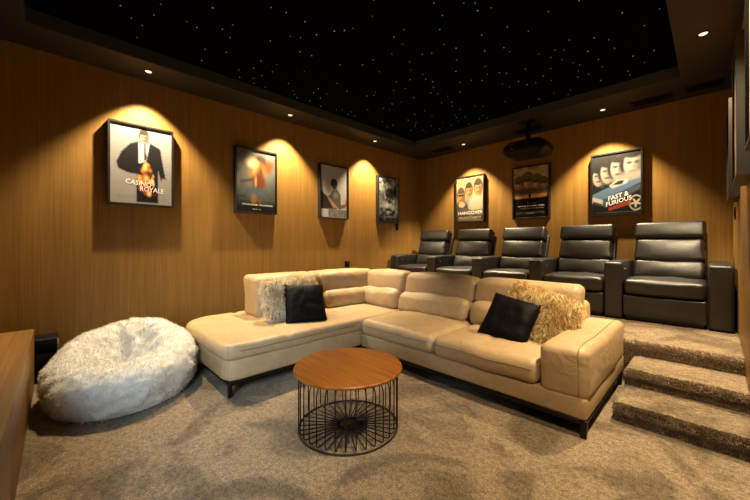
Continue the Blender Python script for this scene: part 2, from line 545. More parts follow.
FW, FH, FD = 0.60, 0.895, 0.072
def poster(label, wall, pos, art, titles=(), w=FW, h=FH, grp='framed posters on the walls', z=2.13):
    """pos = centre along the wall; titles = (body, size, width, cx, cy, tilt, material, shear)"""
    rot = {'left': PI / 2, 'back': 0, 'right': -PI / 2}[wall]
    loc = {'left': (XL, pos, z), 'back': (pos, YB, z), 'right': (XR, pos, z)}[wall]
    t = thing('framed_poster', label, 'poster', loc, rot, grp)
    b = .020
    fr = join(box(-w / 2, w / 2, -FD, 0, h / 2 - b, h / 2), box(-w / 2, w / 2, -FD, 0, -h / 2, -h / 2 + b),
              box(-w / 2, -w / 2 + b, -FD, 0, -h / 2 + b, h / 2 - b), box(w / 2 - b, w / 2, -FD, 0, -h / 2 + b, h / 2 - b),
              box(-w / 2 + b, w / 2 - b, -FD + .014, 0, -h / 2 + b, h / 2 - b))
    obj('frame', fr, FRAMEM, t, smooth=False)
    pw, ph, py = w - 2 * b, h - 2 * b, -FD + .012
    V, F, cols = [], [], []
    for i in range(art.H):
        for j in range(art.W):
            V.append((-pw / 2 + pw * j / (art.W - 1), py, ph / 2 - ph * i / (art.H - 1)))
            cols.append(art.c[i, j])
    for i in range(art.H - 1):
        for j in range(art.W - 1):
            a = i * art.W + j
            F.append([a, a + art.W, a + art.W + 1, a + 1])
    n0 = len(F); mats = [PRINT]; mi = [0] * n0
    for (body, size, wid, cx, cy, tilt, m_, sh) in titles:
        tv, tf = text_vf(body, size, wid * pw, (cx - .5) * pw, (.5 - cy) * ph, py - .0012, tilt, 1.0, sh)
        n = len(V); V += tv; F += [[k + n for k in q] for q in tf]; cols += [(.9, .9, .85)] * len(tv)
        if m_ not in mats: mats.append(m_)
        mi += [mats.index(m_)] * len(tf)
    me = bpy.data.meshes.new('poster_print'); me.from_pydata([tuple(v) for v in V], [], F)
    for m_ in mats: me.materials.append(m_)
    me.polygons.foreach_set('material_index', mi)
    ca = me.color_attributes.new('Col', 'FLOAT_COLOR', 'POINT')
    arr = np.ones((len(V), 4), np.float32); arr[:, :3] = np.clip(np.array(cols), 0, 1)
    ca.data.foreach_set('color', arr.ravel())
    me.update()
    o = link(bpy.data.objects.new('poster_print', me)); o.parent = t
    return t

# left wall, front to back
a = Art(top=(.235, .235, .235), bot=(.29, .285, .275), seed=1).noise(.06, 3)
dk = (.012, .012, .014)
a.poly([(.26, .30), (.30, .24), (.44, .19), (.62, .19), (.80, .25), (.84, .42), (.90, .66), (.82, .70), (.76, .52), (.76, .98), (.40, .98), (.40, .60), (.34, .62)], dk)
a.poly([(.30, .24), (.17, .35), (.09, .49), (.12, .57), (.26, .61), (.42, .62), (.46, .30)], dk)
a.poly([(.44, .20), (.62, .20), (.56, .44), (.44, .48)], (.62, .58, .52))
a.face(.525, .125, .105, (.26, .215, .165), (.035, .03, .027))
a.poly([(.52, .21), (.56, .21), (.57, .42), (.52, .44)], (.03, .03, .03))

fr_ = random.Random(5)
for k in range(46):
    v_ = fr_.random()
    a.ell(.56 + fr_.gauss(0, .055) * (.6 + v_), .48 + .40 * v_, .012 + .03 * fr_.random(), .02 + .03 * fr_.random(), fr_.choice(((.75, .28, .05), (.85, .45, .12), (.45, .08, .02), (.10, .03, .015), (.9, .6, .25))), .5, fr_.uniform(-.5, .5), .8)
a.ell(.31, .72, .03, .05, (.3, .22, .16), .3); a.ell(.86, .69, .04, .05, (.32, .24, .18), .3)
a.small(.06, .34, .035, .06, 2, (.25, .24, .22)); a.small(.10, .40, .89, .94, 3, (.2, .19, .18)); a.small(.76, .92, .90, .95, 3, (.2, .19, .18))
poster('framed poster of a dark-suited man on pale background, nearest on left wall', 'left', .667, a,
       [('CASINO', .075, .42, .44, .735, -.10, TITLE, 0), ('ROYALE', .075, .40, .66, .81, -.06, TITLE, 0)])

a = Art(top=(.17, .18, .16), bot=(.012, .015, .018), seed=2).noise(.5, 6)
a.ell(.55, .30, .36, .26, (.24, .23, .19), .7, 0, .7)
a.ell(.75, .24, .22, .10, (.20, .07, .02), .4, -.5); a.ell(.60, .16, .14, .09, (.07, .04, .03), .3)
a.ell(.52, .36, .22, .17, (.36, .17, .05), .3); a.ell(.44, .33, .05, .10, (.60, .34, .12), .5); a.ell(.60, .36, .05, .12, (.16, .07, .025), .5); a.ell(.55, .50, .17, .15, (.16, .045, .02), .3); a.ell(.47, .50, .03, .10, (.45, .26, .08), .5); a.ell(.38, .21, .13, .07, (.9, .62, .22), .6); a.ell(.36, .22, .06, .04, (1, .9, .6), .6)
a.poly([(.08, .51), (.40, .45), (.40, .50), (.10, .56)], (.08, .06, .05))
a.ell(.50, .70, .22, .09, (.06, .11, .16), .35); a.ell(.42, .80, .07, .10, (.26, .13, .05), .3); a.ell(.58, .80, .06, .10, (.14, .07, .03), .3); a.ell(.5, .95, .6, .08, (.01, .01, .012), .5)
a.small(.05, .95, .68, .82, 5, (.12, .13, .12), .35); a.small(.38, .60, .94, .97, 1, (.5, .48, .4))
poster('framed poster with an orange glow over a teal grey sky, second on left wall', 'left', 1.983, a,
       [('WONDER WOMAN', .03, .78, .52, .885, 0, TITLE, 0)])

a = Art(top=(.36, .36, .355), bot=(.34, .335, .325), seed=3).noise(.05, 3)
a.ell(.48, .32, .13, .085, (.03, .028, .025), .15); a.ell(.50, .40, .08, .05, (.05, .04, .035), .3)
a.poly([(.34, .56), (.42, .46), (.60, .44), (.72, .54), (.74, .78), (.36, .80), (.22, .60)], (.09, .075, .055)); a.ell(.52, .55, .10, .07, (.2, .17, .13), .5)
a.poly([(0, .48), (.14, .56), (.30, .62), (.52, .76), (.60, .84), (0, .84)], (.025, .02, .02))
a.poly([(.18, .57), (.32, .62), (.62, .80), (.46, .82)], (.34, .18, .09)); a.poly([(.58, .78), (.98, .70), (1, .76), (.66, .84)], (.12, .08, .05))
a.ell(.95, .70, .05, .08, (.45, .08, .05), .4)
a.poly([(.26, .83), (1, .84), (1, 1), (.26, 1)], (.22, .20, .17)); a.small(.28, .96, .84, .99, 6, (.03, .03, .03), .8)
poster('framed poster of a soldier seen from behind on white, third on left wall', 'left', 3.333, a)

a = Art(top=(.20, .20, .19), bot=(.016, .016, .016), seed=4).noise(1.0, 10).noise(.8, 16)
for (x, y, rx, ry, c) in ((.2, .25, .14, .10, .16), (.72, .15, .10, .14, .30), (.15, .5, .12, .12, .10), (.86, .45, .08, .2, .12), (.4, .62, .2, .07, .30), (.75, .68, .14, .06, .22)):
    a.ell(x, y, rx, ry, (c, c, c * .95), .5)
a.ell(.55, .36, .24, .13, (.015, .015, .015), .2); a.ell(.82, .3, .07, .14, (.02, .02, .02), .3); a.ell(.55, .55, .10, .04, (.02, .02, .02), .4)
a.noise(.5, 12); a.small(.36, .66, .77, .80, 1, (.4, .4, .38)); a.small(.25, .8, .88, .92, 2, (.25, .25, .23))
poster('framed dark grey poster, fourth on left wall by the room corner', 'left', 4.656, a)

# back wall, left to right
a = Art(top=(.40, .24, .075), bot=(.45, .32, .13), seed=5).noise(.15, 4)
for (x, y, r, sh, hr) in ((.48, .30, .19, (.25, .2, .15), (.03, .02, .015)), (.17, .41, .20, (.06, .05, .05), (.06, .04, .03)), (.82, .26, .21, (.42, .35, .24), (.03, .02, .012))):
    a.ell(x, y + r * 2.1, r * 1.7, r * 1.55, sh, .15); a.face(x, y, r, (.34, .175, .075), hr)
a.ell(.17, .40, .13, .02, (.02, .02, .02), .3); a.ell(.2, .62, .12, .06, (.5, .32, .18), .2)
a.poly([(0, .76), (.3, .68), (.6, .76), (1, .74), (1, .86), (0, .86)], (.10, .08, .06), .8)
a.poly([(0, .88), (1, .86), (1, 1), (0, 1)], (.06, .045, .03)); a.small(.08, .92, .895, .985, 4, (.6, .48, .3), .6)
poster('framed yellow poster of three men, first on back wall from the left', 'back', -3.25, a,
       [('HANGOVER', .085, .92, .52, .815, .02, TITLE, 0)])

a = Art(top=(.36, .31, .22), bot=(.26, .19, .10), seed=6).noise(.6, 6)
for (x, y, r) in ((.17, .30, .12), (.42, .27, .15), (.69, .31, .13), (.88, .34, .10)):
    a.face(x, y, r * 1.2, (.62, .40, .23), (.05, .04, .03), (.12, .11, .07))
a.ell(.4, .47, .5, .07, (.09, .07, .045), .5)
a.poly([(0, .56), (1, .54), (1, .64), (0, .66)], (.75, .40, .13)); a.poly([(0, .60), (.5, .61), (1, .59), (1, 1), (0, 1)], (.006, .005, .005)); a.poly([(.03, .57), (.97, .56), (.97, .61), (.03, .62)], (.75, .42, .16), .8)
a.ell(.48, .57, .035, .055, (.01, .008, .006), .2)
a.small(.40, .64, .705, .725, 1, (.3, .25, .18)); a.small(.15, .88, .80, .825, 1, (.32, .28, .2)); a.small(.08, .90, .88, .93, 2, (.22, .2, .16)); a.small(.4, .6, .90, .93, 1, (.4, .36, .3))
poster('framed dark poster of soldiers over an orange horizon, middle of back wall', 'back', -2.119, a,
       [('saving private ryan', .036, .76, .51, .765, 0, TITLE, 0)])

a = Art(top=(.02, .02, .02), bot=(.008, .008, .009), seed=7)
for (x, y, r) in ((.13, .34, .18), (.33, .27, .22), (.56, .22, .24), (.85, .18, .27)):
    a.ell(x, y, r * 1.05, r * .95, (.015, .015, .015), .15)
    a.face(x, y, r * 1.12, (.27, .235, .19), (.018, .017, .015))
a.ell(.86, .42, .3, .10, (.22, .2, .165), .3); a.poly([(.4, .44), (1, .35), (1, .48), (.5, .56)], (.25, .24, .22), .7)
a.poly([(.0, .66), (.34, .56), (1, .44), (1, .52), (.82, .58), (.30, .74), (.02, .78)], (.085, .14, .22)); a.poly([(.36, .53), (.54, .44), (.76, .44), (.74, .51), (.44, .58)], (.40, .38, .34)); a.poly([(.42, .53), (.56, .46), (.68, .46), (.64, .52)], (.02, .025, .03))
a.poly([(.0, .70), (.24, .76), (.24, .86), (.0, .80)], (.40, .38, .34)); a.poly([(.02, .77), (.22, .83), (.22, .86), (.02, .81)], (.03, .03, .03)); a.poly([(.24, .76), (1, .54), (1, .62), (.26, .90)], (.05, .07, .10))
a.ell(.91, .84, .135, .125, (.45, .41, .34), .06); a.ell(.91, .84, .115, .105, (.015, .015, .015), .06)
a.poly([(.36, .95), (.34, .90), (.82, .78), (.80, .86)], (.30, .045, .02), .8)
for k in range(5):
    w = 2 * PI * k / 5 + .4
    a.ell(.91 + .06 * math.cos(w), .84 + .04 * math.sin(w), .055, .014, (.45, .41, .34), .2, w)
a.ell(.91, .84, .03, .025, (.45, .41, .34), .2); a.small(.08, .92, .965, .985, 1, (.15, .14, .12))
poster('framed poster with four faces above a blue car, right end of back wall', 'back', -.95, a,
       [('FAST &', .085, .44, .54, .715, .27, TITLE, .25), ('FURIOUS', .085, .56, .55, .80, .27, TITLE, .25)], w=.60, h=.90, z=2.12)

# right wall (seen edge-on)
a = Art(top=(.62, .60, .54), bot=(.5, .46, .4), seed=8).noise(.3, 5); a.ell(.5, .45, .3, .3, (.12, .1, .09), .3)
poster('framed pale poster on right wall nearest the camera, seen edge-on', 'right', 1.983, a)
a = Art(top=(.42, .33, .22), bot=(.30, .16, .08), seed=9).noise(.4, 5); a.ell(.5, .4, .3, .3, (.1, .07, .05), .3)
poster('framed brown poster in the middle of the three on right wall', 'right', 3.333, a)
a = Art(top=(.20, .18, .15), bot=(.05, .045, .04), seed=10).noise(.5, 6); a.ell(.5, .4, .3, .25, (.3, .26, .2), .4)
poster('framed dim poster on right wall closest to the recliners', 'right', 4.656, a)

# ------------------------------------------------------------------ recliners
def tilt_x(vf, piv_y, piv_z, ang):
    M = Matrix.Translation((0, piv_y, piv_z)) @ Matrix.Rotation(ang, 4, 'X') @ Matrix.Translation((0, -piv_y, -piv_z))
    return xf(vf, M)

AW, PITCH = 0.185, 0.882
def arm_vf(x0):
    def d(o, u):
        o = list(o)
        if u[1] < -.3 and u[2] > .2: o[2] -= .012 * ((-u[1] - .3) / .7) ** 2
        return o
    return puff(x0 + .003, x0 + AW - .002, 0, .90, .012, .675, .028, (.0, .004, .008), .10, 3, d)

def make_recliner(label):
    t = thing('recliner', label, 'recliner', (0, 0, 0), 0, 'black recliners on the platform')
    s0, s1 = AW + .004, PITCH - .004
    obj('armrest', arm_vf(0), BLACKL, t)
    obj('armrest_base', box(.01, AW - .01, .03, .88, 0, .014), BLACKP, t, smooth=False)
    obj('base', puff(s0 + .02, s1 - .02, .05, .90, .0, .30, .01, seg=.2, rs=1), BLACKL, t)
    obj('footrest', puff(s0, s1, -.005, .05, .045, .292, .022, (.0, .012, .0), .08, 3, wrinkle(.004, 6, 2)), BLACKL, t)
    obj('seat_cushion', puff(s0, s1, -.015, .66, .30, .475, .05, (.0, .012, .022), .06, 4, wrinkle(.008, 7, 5)), BLACKL, t)
    bw0, bw1 = s0 + .025, s1 - .025
    ang = math.radians(-20)
    def top_in(o, u):
        o = list(o); return o
    lum = puff(bw0, bw1, .50, .68, .44, .668, .04, (.0, .022, .0), .055, 4, chain(wrinkle(.010, 8, 1)))
    obj('lumbar_cushion', tilt_x(lum, .60, .44, ang), BLACKL, t)
    upd = lambda o, u: [o[0] + .012 * (u[0]) * max(0, -u[2]), o[1], o[2] - .022 * (1 - min(1, abs(u[0]) * 1.25) ** 4) * (u[2] < -.2)]
    up = puff(bw0 + .005, bw1 - .005, .49, .68, .672, .948, .04, (.0, .026, .0), .05, 4, chain(upd, wrinkle(.008, 8, 3)))
    obj('back_cushion', tilt_x(up, .60, .44, ang), BLACKL, t)
    hd = puff(bw0 - .012, bw1 + .012, .465, .66, .953, 1.168, .042, (.0, .012, .004), .06, 4, wrinkle(.003, 7, 4))
    obj('headrest', tilt_x(hd, .60, .44, ang), BLACKL, t)
    sh = puff(bw0 - .012, bw1 + .022, .67, .75, .30, 1.10, .03, seg=.1, rs=3)
    obj('back_shell', tilt_x(sh, .60, .44, ang), BLACKL, t)
    btn = lathe([(.014, 0), (.014, .004), (.010, .006), (.0005, .006)], 16)
    obj('control_button', xf(btn, Matrix.Translation((AW + .003, .16, .58)) @ Matrix.Rotation(PI / 2, 4, 'Y')), CHROME, t)
    return t
RL = ['black leather recliner against the left wall, first of the row', 'black leather recliner second from the left wall under the yellow poster',
      'black leather recliner in the middle of the row below the soldiers poster', 'black leather recliner fourth from the left wall, behind the fur cushion',
      'black leather recliner by the right wall at the top of the steps']
r0 = make_recliner(RL[0])
for k in range(5):
    o = r0 if k == 0 else copy_tree(r0)
    o.location = (-4.435 + PITCH * k, 4.72, PZ)
    o['label'] = RL[k]
    last = o
obj('armrest', arm_vf(PITCH), BLACKL, last)
obj('armrest_base', box(PITCH + .01, PITCH + AW - .01, .03, .88, 0, .014), BLACKP, last, smooth=False)

# ------------------------------------------------------------------ sectional sofa (world coordinates, origin at SO)
SO = Vector((-2.3, 2.4, 0))
sofa = thing('sectional_sofa', 'L-shaped cream leather sectional sofa with chaise in the middle of room', 'sofa', SO)
def so(name, vf, m, parent=None):
    if parent is None: return obj(name, move(vf, (-SO.x, -SO.y, -SO.z)), m, sofa)
    return obj(name, move(vf, (-SO.x, -SO.y, -SO.z)), m, parent)
X0, X1, XF, XE = -4.10, -2.715, -2.715, -0.545     # left outer, chaise front face, right outer
Y0, YS, YE = 0.955, 2.41, 3.69                   # chaise end, front of the long run, back
def corner_round(cx, cy, R, sx, sy):
    def d(o, u):
        a, b = (o[0] - (cx - sx * R)) * sx, (o[1] - (cy - sy * R)) * sy
        if a > 0 and b > 0:
            k = max(a, b) / math.hypot(a, b)
            return [cx - sx * R + sx * a * k, cy - sy * R + sy * b * k, o[2]]
        return o
    return d
cr1 = corner_round(X0, Y0, .34, -1, -1)
cr2 = corner_round(X1, Y0, .10, 1, -1)
so('sofa_base', puff(X0 + .02, X1, Y0 + .01, YE - .02, .125, .30, .025, seg=.09, rs=2, disp=chain(cr1, cr2)), CREAM)
so('sofa_base', puff(X1 + .002, XE - .005, YS, YE - .02, .115, .262, .025, seg=.2, rs=2), CREAM)
# seats
so('seat_cushion', puff(X0, X1 + .012, Y0 - .008, 3.2, .285, .425, .055, (.0, .0, .022), .06, 4,
   chain(cr1, cr2, groove(1, 1.54, .012, .014), wrinkle(.010, 3.5, 1))), CREAM)
so('seat_cushion', puff(X1 + .016, -1.745, YS - .02, 3.2, .255, .430, .06, (.0, .012, .03), .055, 4,
   chain(groove(0, -2.17, .012, .014), wrinkle(.011, 4, 2))), CREAM)
so('seat_cushion', puff(-1.74, -.845, YS - .02, 3.2, .255, .430, .06, (.0, .012, .03), .055, 4,
   chain(groove(0, -1.29, .012, .014), wrinkle(.011, 4, 3))), CREAM)
# arm
def armd(o, u):
    o = list(o)
    
    return o
so('armrest', puff(-.84, XE, YS - .005, 3.655, .235, .565, .05, (.010, .010, .014), .08, 4, chain(armd, wrinkle(.008, 3, 4))), CREAM)
# stitched seams along the seat fronts and the arm
SEAM = mat('leather_seam', (.26, .165, .08), .6, .3)
def seam(pts, wr, r=.0035):
    so('seam', tube([wr(list(p), None) for p in pts], r, 6), SEAM)
for (a_, b_, wsd) in ((X1 + .016, -1.745, wrinkle(.011, 4, 2)), (-1.74, -.845, wrinkle(.011, 4, 3))):
    c_, h_ = (a_ + b_) / 2, (b_ - a_) / 2
    seam([(c_ + h_ * u_, YS - .02 - .012 * (1 - u_ * u_) * .94, .365) for u_ in [-.9 + 1.8 * k / 24 for k in range(25)]], wsd)
seam([(X1 + .0125, Y0 + .12 + (YS - .1 - Y0 - .12) * k / 30, .37) for k in range(31)], wrinkle(.010, 3.5, 1))
ax_ = XE - .055
ap = [(ax_, YS - .005 - .008 * (1 - ((z_ - .40) / .165) ** 2) * .37, z_) for z_ in (.26, .31, .36, .41, .46, .50)]
ap += [(ax_, YS + .045 - .052 * math.cos(w_), .515 + .052 * math.sin(w_)) for w_ in [PI / 2 * k / 6 for k in range(1, 6)]]
ap += [(ax_, y_, .565 + .014 * .6 * max(0, 1 - ((y_ - 3.03) / .62) ** 2)) for y_ in [YS + .06 + 1.1 * k / 20 for k in range(21)]]
seam(ap, wrinkle(.008, 3, 4))
# backs: body slab, lumbar cushion and headrest for each seat
def back_run_x(x0, x1, seed):
    so('back_panel', puff(x0 + .005, x1 - .005, 3.33, YE, .24, .72, .06, seg=.1, rs=3), CREAM)
    d = chain(lambda o, u: [o[0], o[1] + .05 * max(0, (o[2] - .42) / .25), o[2] - .004 * math.sin(u[0] * 2.5 + seed) * (u[2] > .3)], wrinkle(.013, 6, seed))
    so('lumbar_cushion', puff(x0 + .012, x1 - .012, 3.06, 3.36, .405, .655, .075, (.01, .03, .01), .05, 4, d), CREAM)
    d = chain(lambda o, u: [o[0], o[1] + .06 * max(0, (o[2] - .62) / .27), o[2] - .010 * u[0] ** 2 * (u[2] > .3)], wrinkle(.014, 4, seed + 2))
    so('headrest', puff(x0 + .004, x1 - .004, 3.20, 3.44, .605, .888, .065, (.0, .02, .008), .055, 4, d), CREAM)
def back_run_y(y0, y1, seed, end=False):
    so('back_panel', puff(-3.93, -3.57, y0 + .005 + .03 * end, y1 - .005, .30, .72, .06, seg=.1, rs=3), CREAM)
    d = chain(lambda o, u: [o[0] - .05 * max(0, (o[2] - .42) / .25), o[1], o[2]], wrinkle(.013, 6, seed))
    so('lumbar_cushion', puff(-3.62, -3.36, y0 + .012 + .07 * end, y1 - .012, .405, .655, .075, (.03, .01, .01), .05, 4, d), CREAM)
    d = chain(lambda o, u: [o[0] - .06 * max(0, (o[2] - .62) / .27), o[1], o[2]], wrinkle(.012, 4, seed + 2))
    so('headrest', puff(-3.86, -3.47, y0 + .004, y1 - .004, .605 - .19 * end, .888, .065, (.02, .0, .008), .055, 4, d), CREAM)
back_run_y(1.56, 2.42, 1.0, True)
back_run_y(2.425, 3.40, 2.3)
back_run_x(-3.55, -2.80, 3.1)
back_run_x(-2.795, -1.80, 4.2)
back_run_x(-1.795, -.80, 5.7)
# metal rail and legs
def bar(x0, x1, y0, y1, z0, z1): return puff(x0, x1, y0, y1, z0, z1, .004, seg=.5, rs=1)
so('metal_rail', join(bar(X1 - .035, X1 - .005, Y0 + .04, YS + .02, .095, .125), bar(X1 - .03, XE - .012, YS + .005, YS + .035, .085, .115),
   bar(XE - .042, XE - .012, YS + .01, YE - .05, .085, .115), bar(X0 + .3, X1 - .01, Y0 + .03, Y0 + .06, .095, .125), bar(X0 + .06, XE - .02, YE - .10, YE - .07, .085, .115),
   bar(X0 + .06, X0 + .09, Y0 + .36, YE - .08, .095, .125)), BLACKM)
for (x, y) in ((X1 - .02, Y0 + .045), (XE - .027, YS + .02), (XE - .027, YE - .085), (X0 + .075, Y0 + .38), (X0 + .075, YE - .085)):
    leg = puff(x - .022, x + .022, y - .016, y + .016, 0, .12, .005, seg=.2, rs=1)
    so('leg', ([(x + (p[0] - x) * (.72 + .28 * p[2] / .12), p[1], p[2]) for p in leg[0]], leg[1]), BLACKM)

# ------------------------------------------------------------------ cushions
def cushion_vf(w, h, t, n=22, seed=0.0, pinch=.06, lump=.006):
    V, F = [], []
    idx = {}
    for s in (1, -1):
        for i in range(n + 1):
            for j in range(n + 1):
                u, v = -1 + 2 * j / n, -1 + 2 * i / n
                edge = (i in (0, n)) or (j in (0, n))
                k = (i, j, 0 if edge else s)
                if k in idx: continue
                px = u * w / 2 * (1 - pinch * (1 - v * v) * abs(u) ** 3)
                py = v * h / 2 * (1 - pinch * (1 - u * u) * abs(v) ** 3)
                th = 0 if edge else t / 2 * ((1 - u ** 4) * (1 - v ** 4)) ** .55
                nz = lump * noise.noise(Vector((u * 3 + seed, v * 3, s * 2 + seed)))
                idx[k] = len(V); V.append((px, py, s * th + nz))
    for s in (1, -1):
        g = lambda i, j: idx[(i, j, 0 if (i in (0, n) or j in (0, n)) else s)]
        for i in range(n):
            for j in range(n):
                q = [g(i, j), g(i, j + 1), g(i + 1, j + 1), g(i + 1, j)]
                F.append(q if s > 0 else q[::-1])
    return V, F

def frame_matrix(center, normal, up, roll):
    z = Vector(normal).normalized()
    x = Vector(up).cross(z).normalized(); y = z.cross(x)
    M = Matrix((x, y, z)).transposed().to_4x4()
    return Matrix.Translation(center) @ M @ Matrix.Rotation(roll, 4, 'Z')

def strands(name, vf, n, length, width, cols, m, parent, comb=(0, 0, -1), cm=.6, seed=1, keep=None, clump=3.0, tip_light=1.15, clw=1.0):
    """fur: many thin tapered curved blades grown from a surface"""
    r = random.Random(seed)
    me = bpy.data.meshes.new('t'); me.from_pydata([tuple(p) for p in vf[0]], [], vf[1]); bm = bmesh.new(); bm.from_mesh(me)
    bmesh.ops.recalc_face_normals(bm, faces=bm.faces); bmesh.ops.triangulate(bm, faces=bm.faces)
    tris = [(f.normal.copy(), [v.co.copy() for v in f.verts], f.calc_area()) for f in bm.faces]
    bm.free(); bpy.data.meshes.remove(me)
    cen = sum((Vector(p) for p in vf[0]), Vector()) / len(vf[0])
    if sum(t[0].dot(t[1][0] - cen) * t[2] for t in tris) < 0: tris = [(-a_, b_, c_) for a_, b_, c_ in tris]
    if keep: tris = [t for t in tris if keep(t[0], (t[1][0] + t[1][1] + t[1][2]) / 3)]
    ws = [t[2] for t in tris]
    V, F, C = [], [], []
    comb = Vector(comb)
    for t in r.choices(tris, ws, k=n):
        N, (a, b, c), _ = t
        u, v = r.random(), r.random()
        if u + v > 1: u, v = 1 - u, 1 - v
        p = a + (b - a) * u + (c - a) * v
        cl = noise.noise_vector(p * clump * 10) * clw
        d0 = (N + cl * .5 + Vector((r.gauss(0, .2), r.gauss(0, .2), r.gauss(0, .2)))).normalized()
        d1 = (d0 * (1 - cm) + (comb + cl * .7) * cm).normalized()
        L = length * r.uniform(.6, 1.15)
        side = d0.cross(Vector((r.gauss(0, 1), r.gauss(0, 1), r.gauss(0, 1)))).normalized() * width
        p1 = p + d0 * L * .45; p2 = p1 + d1 * L * .6
        k = len(V)
        V += [p - side, p + side, p1 - side * .8, p1 + side * .8, p2]
        F += [[k, k + 1, k + 3, k + 2], [k + 2, k + 3, k + 4]]
        tone = noise.noise(p * clump * 4) * .5 + .5
        tone = max(0, min(1, tone + r.gauss(0, .18)))
        base = Vector(cols[0]).lerp(Vector(cols[1]), tone)
        C += [base * .8] * 2 + [base] * 2 + [base * tip_light]
    me = bpy.data.meshes.new(name); me.from_pydata([tuple(p) for p in V], [], F)
    me.materials.append(m)
    ca = me.color_attributes.new('Col', 'FLOAT_COLOR', 'POINT')
    arr = np.ones((len(V), 4), np.float32); arr[:, :3] = np.clip(np.array([tuple(c) for c in C]), 0, 1)
    ca.data.foreach_set('color', arr.ravel()); me.update()
    o = link(bpy.data.objects.new(name, me)); o.parent = parent
    tag(o, kind='stuff')
    return o

def paint(o, col, amp=.1, f=12):
    me = o.data
    ca = me.color_attributes.new('Col', 'FLOAT_COLOR', 'POINT')
    arr = np.ones((len(me.vertices), 4), np.float32)
    for i, v in enumerate(me.vertices):
        k = 1 + amp * noise.noise(v.co * f)
        arr[i, :3] = [c * k for c in col]
    ca.data.foreach_set('color', arr.ravel())

def cushion(name, label, cat, grp, center, normal, up, roll, w, h, t, m, fur=None, seed=1.0):
    M = frame_matrix(center, normal, up, roll)
    base = thing(name, label, cat, center, 0, grp)
    R = M.copy(); R.translation = (0, 0, 0)
    vf = xf(cushion_vf(w, h, t, 22, seed, .05 if not fur else .0, .008), R)
    c = obj('cushion_cover', vf, m, base)
    if fur:
        paint(c, [(p + q) / 2 for p, q in zip(*fur)])
        strands('fur', vf, 8000, .085, .0030, fur, STRANDTAN, base, (0.1, -.2, -1), .66, int(seed * 10), clump=1.7, clw=1.0)
    else:
        loop = []
        n = 22
        for (i, j) in [(0, j) for j in range(n)] + [(i, n) for i in range(n)] + [(n, j) for j in range(n, 0, -1)] + [(i, 0) for i in range(n, 0, -1)]:
            u, v = -1 + 2 * j / n, -1 + 2 * i / n
            loop.append((u * w / 2 * (1 - .05 * (1 - v * v) * abs(u) ** 3), v * h / 2 * (1 - .05 * (1 - u * u) * abs(v) ** 3), 0))
        obj('piping', xf(tube(loop, .004, 6, True), R), m, base)
    return base

cushion('fur_cushion', 'shaggy tan fur cushion on the chaise side behind the black cushion', 'cushion', 'loose cushions on the sofa',
        (-3.25, 1.87, .635), (1, -.12, .42), (0, 0, 1), 0.0, .60, .46, .14, FURTAN, ((.66, .48, .28), (1, .92, .72)), 1.3)
cushion('cushion', 'square black cushion upright on chaise side of the sofa', 'cushion', 'loose cushions on the sofa',
        (-3.07, 1.92, .610), (1, -.30, .72), (0, 0, 1), math.radians(-3), .44, .45, .15, BLACKF, None, 2.1)
cushion('fur_cushion', 'shaggy golden fur cushion leaning against back beside the sofa arm', 'cushion', 'loose cushions on the sofa',
        (-1.07, 3.00, .622), (-.1, -1, .5), (0, 0, 1), math.radians(-14), .60, .46, .15, FURTAN, ((.66, .42, .16), (1, .84, .48)), 3.2)
cushion('cushion', 'square black cushion tilted on one corner near the sofa arm', 'cushion', 'loose cushions on the sofa',
        (-1.235, 2.83, .590), (.05, -1, .70), (0, 0, 1), math.radians(-10), .43, .43, .15, BLACKF, None, 4.4)

# ------------------------------------------------------------------ bean bag
def beanbag_vf():
    nT, nP = 168, 90
    prof = []
    V, F = [], []
    back = math.radians(160)                                 # direction of the tall rim
    for i in range(nP + 1):
        s = i / nP
        for k in range(nT):
            th = 2 * PI * k / nT
            cb = math.cos(th - back)
            rim = .455 + .105 * cb + .02 * math.cos(2 * (th - back))
            R = .57 * (1 + .045 * math.cos(2 * th + .6) + .025 * math.cos(3 * th + 1.1) - .07 * max(0, math.sin(th)) ** 3)
            if s < .15: r, z = R * .86 * (s / .15), 0.0
            elif s < .60:
                a = -PI / 2 + (s - .15) / .45 * PI
                ca = max(0, math.cos(a))
                r = R * (.86 + .14 * ca) if a < 0 else R * (.60 + .40 * ca ** .8)
                z = rim * (.46 + .46 * math.sin(a))
            else:
                q = (s - .60) / .40
                r = R * .60 * (1 - q)
                k_ = q * q * (3 - 2 * q)
                z = .92 * rim * (1 - k_) + (.19) * k_
            x, y = r * math.cos(th), r * math.sin(th)
            if s >= .60:
                q = (s - .60) / .40
                x += .05 * q; y -= .02 * q
            fold = 0
            if z > .02:
                n1 = noise.noise(Vector((x * 5, y * 5, z * 5 + 3))); n2 = noise.noise(Vector((x * 13, y * 13, z * 13)))
                crease = math.sin(th * 5 + 5 * noise.noise(Vector((x * 4, y * 4, 1)))) * (.030 * math.sin(min(1, max(0, (s - .62) / .38)) * PI) if s > .62 else 0)
                fold = .018 * n1 + .010 * n2 + crease + .015 * noise.noise(Vector((x * 19, y * 19, z * 19)))
            nx = Vector((x, y, (z - .2) * 1.4)); nx = nx.normalized() if nx.length > 1e-6 else Vector((0, 0, 1))
            if s >= .60: nx = Vector((0, 0, 1))
            V.append((x + nx.x * fold, y + nx.y * fold, max(0, z + nx.z * fold)))
    for i in range(nP):
        for k in range(nT):
            F.append([i * nT + k, i * nT + (k + 1) % nT, (i + 1) * nT + (k + 1) % nT, (i + 1) * nT + k])
    V.append((.05, -.02, sum(V[nP * nT + k][2] for k in range(nT)) / nT)); c = len(V) - 1
    for k in range(nT): F.append([nP * nT + k, nP * nT + (k + 1) % nT, c])
    return V, F
bb = thing('bean_bag', 'large fluffy white bean bag on the carpet beside wooden console', 'bean bag', (-3.50, .43, 0))
bvf = beanbag_vf()
bo = obj('bag_cover', bvf, FURWHITE, bb)
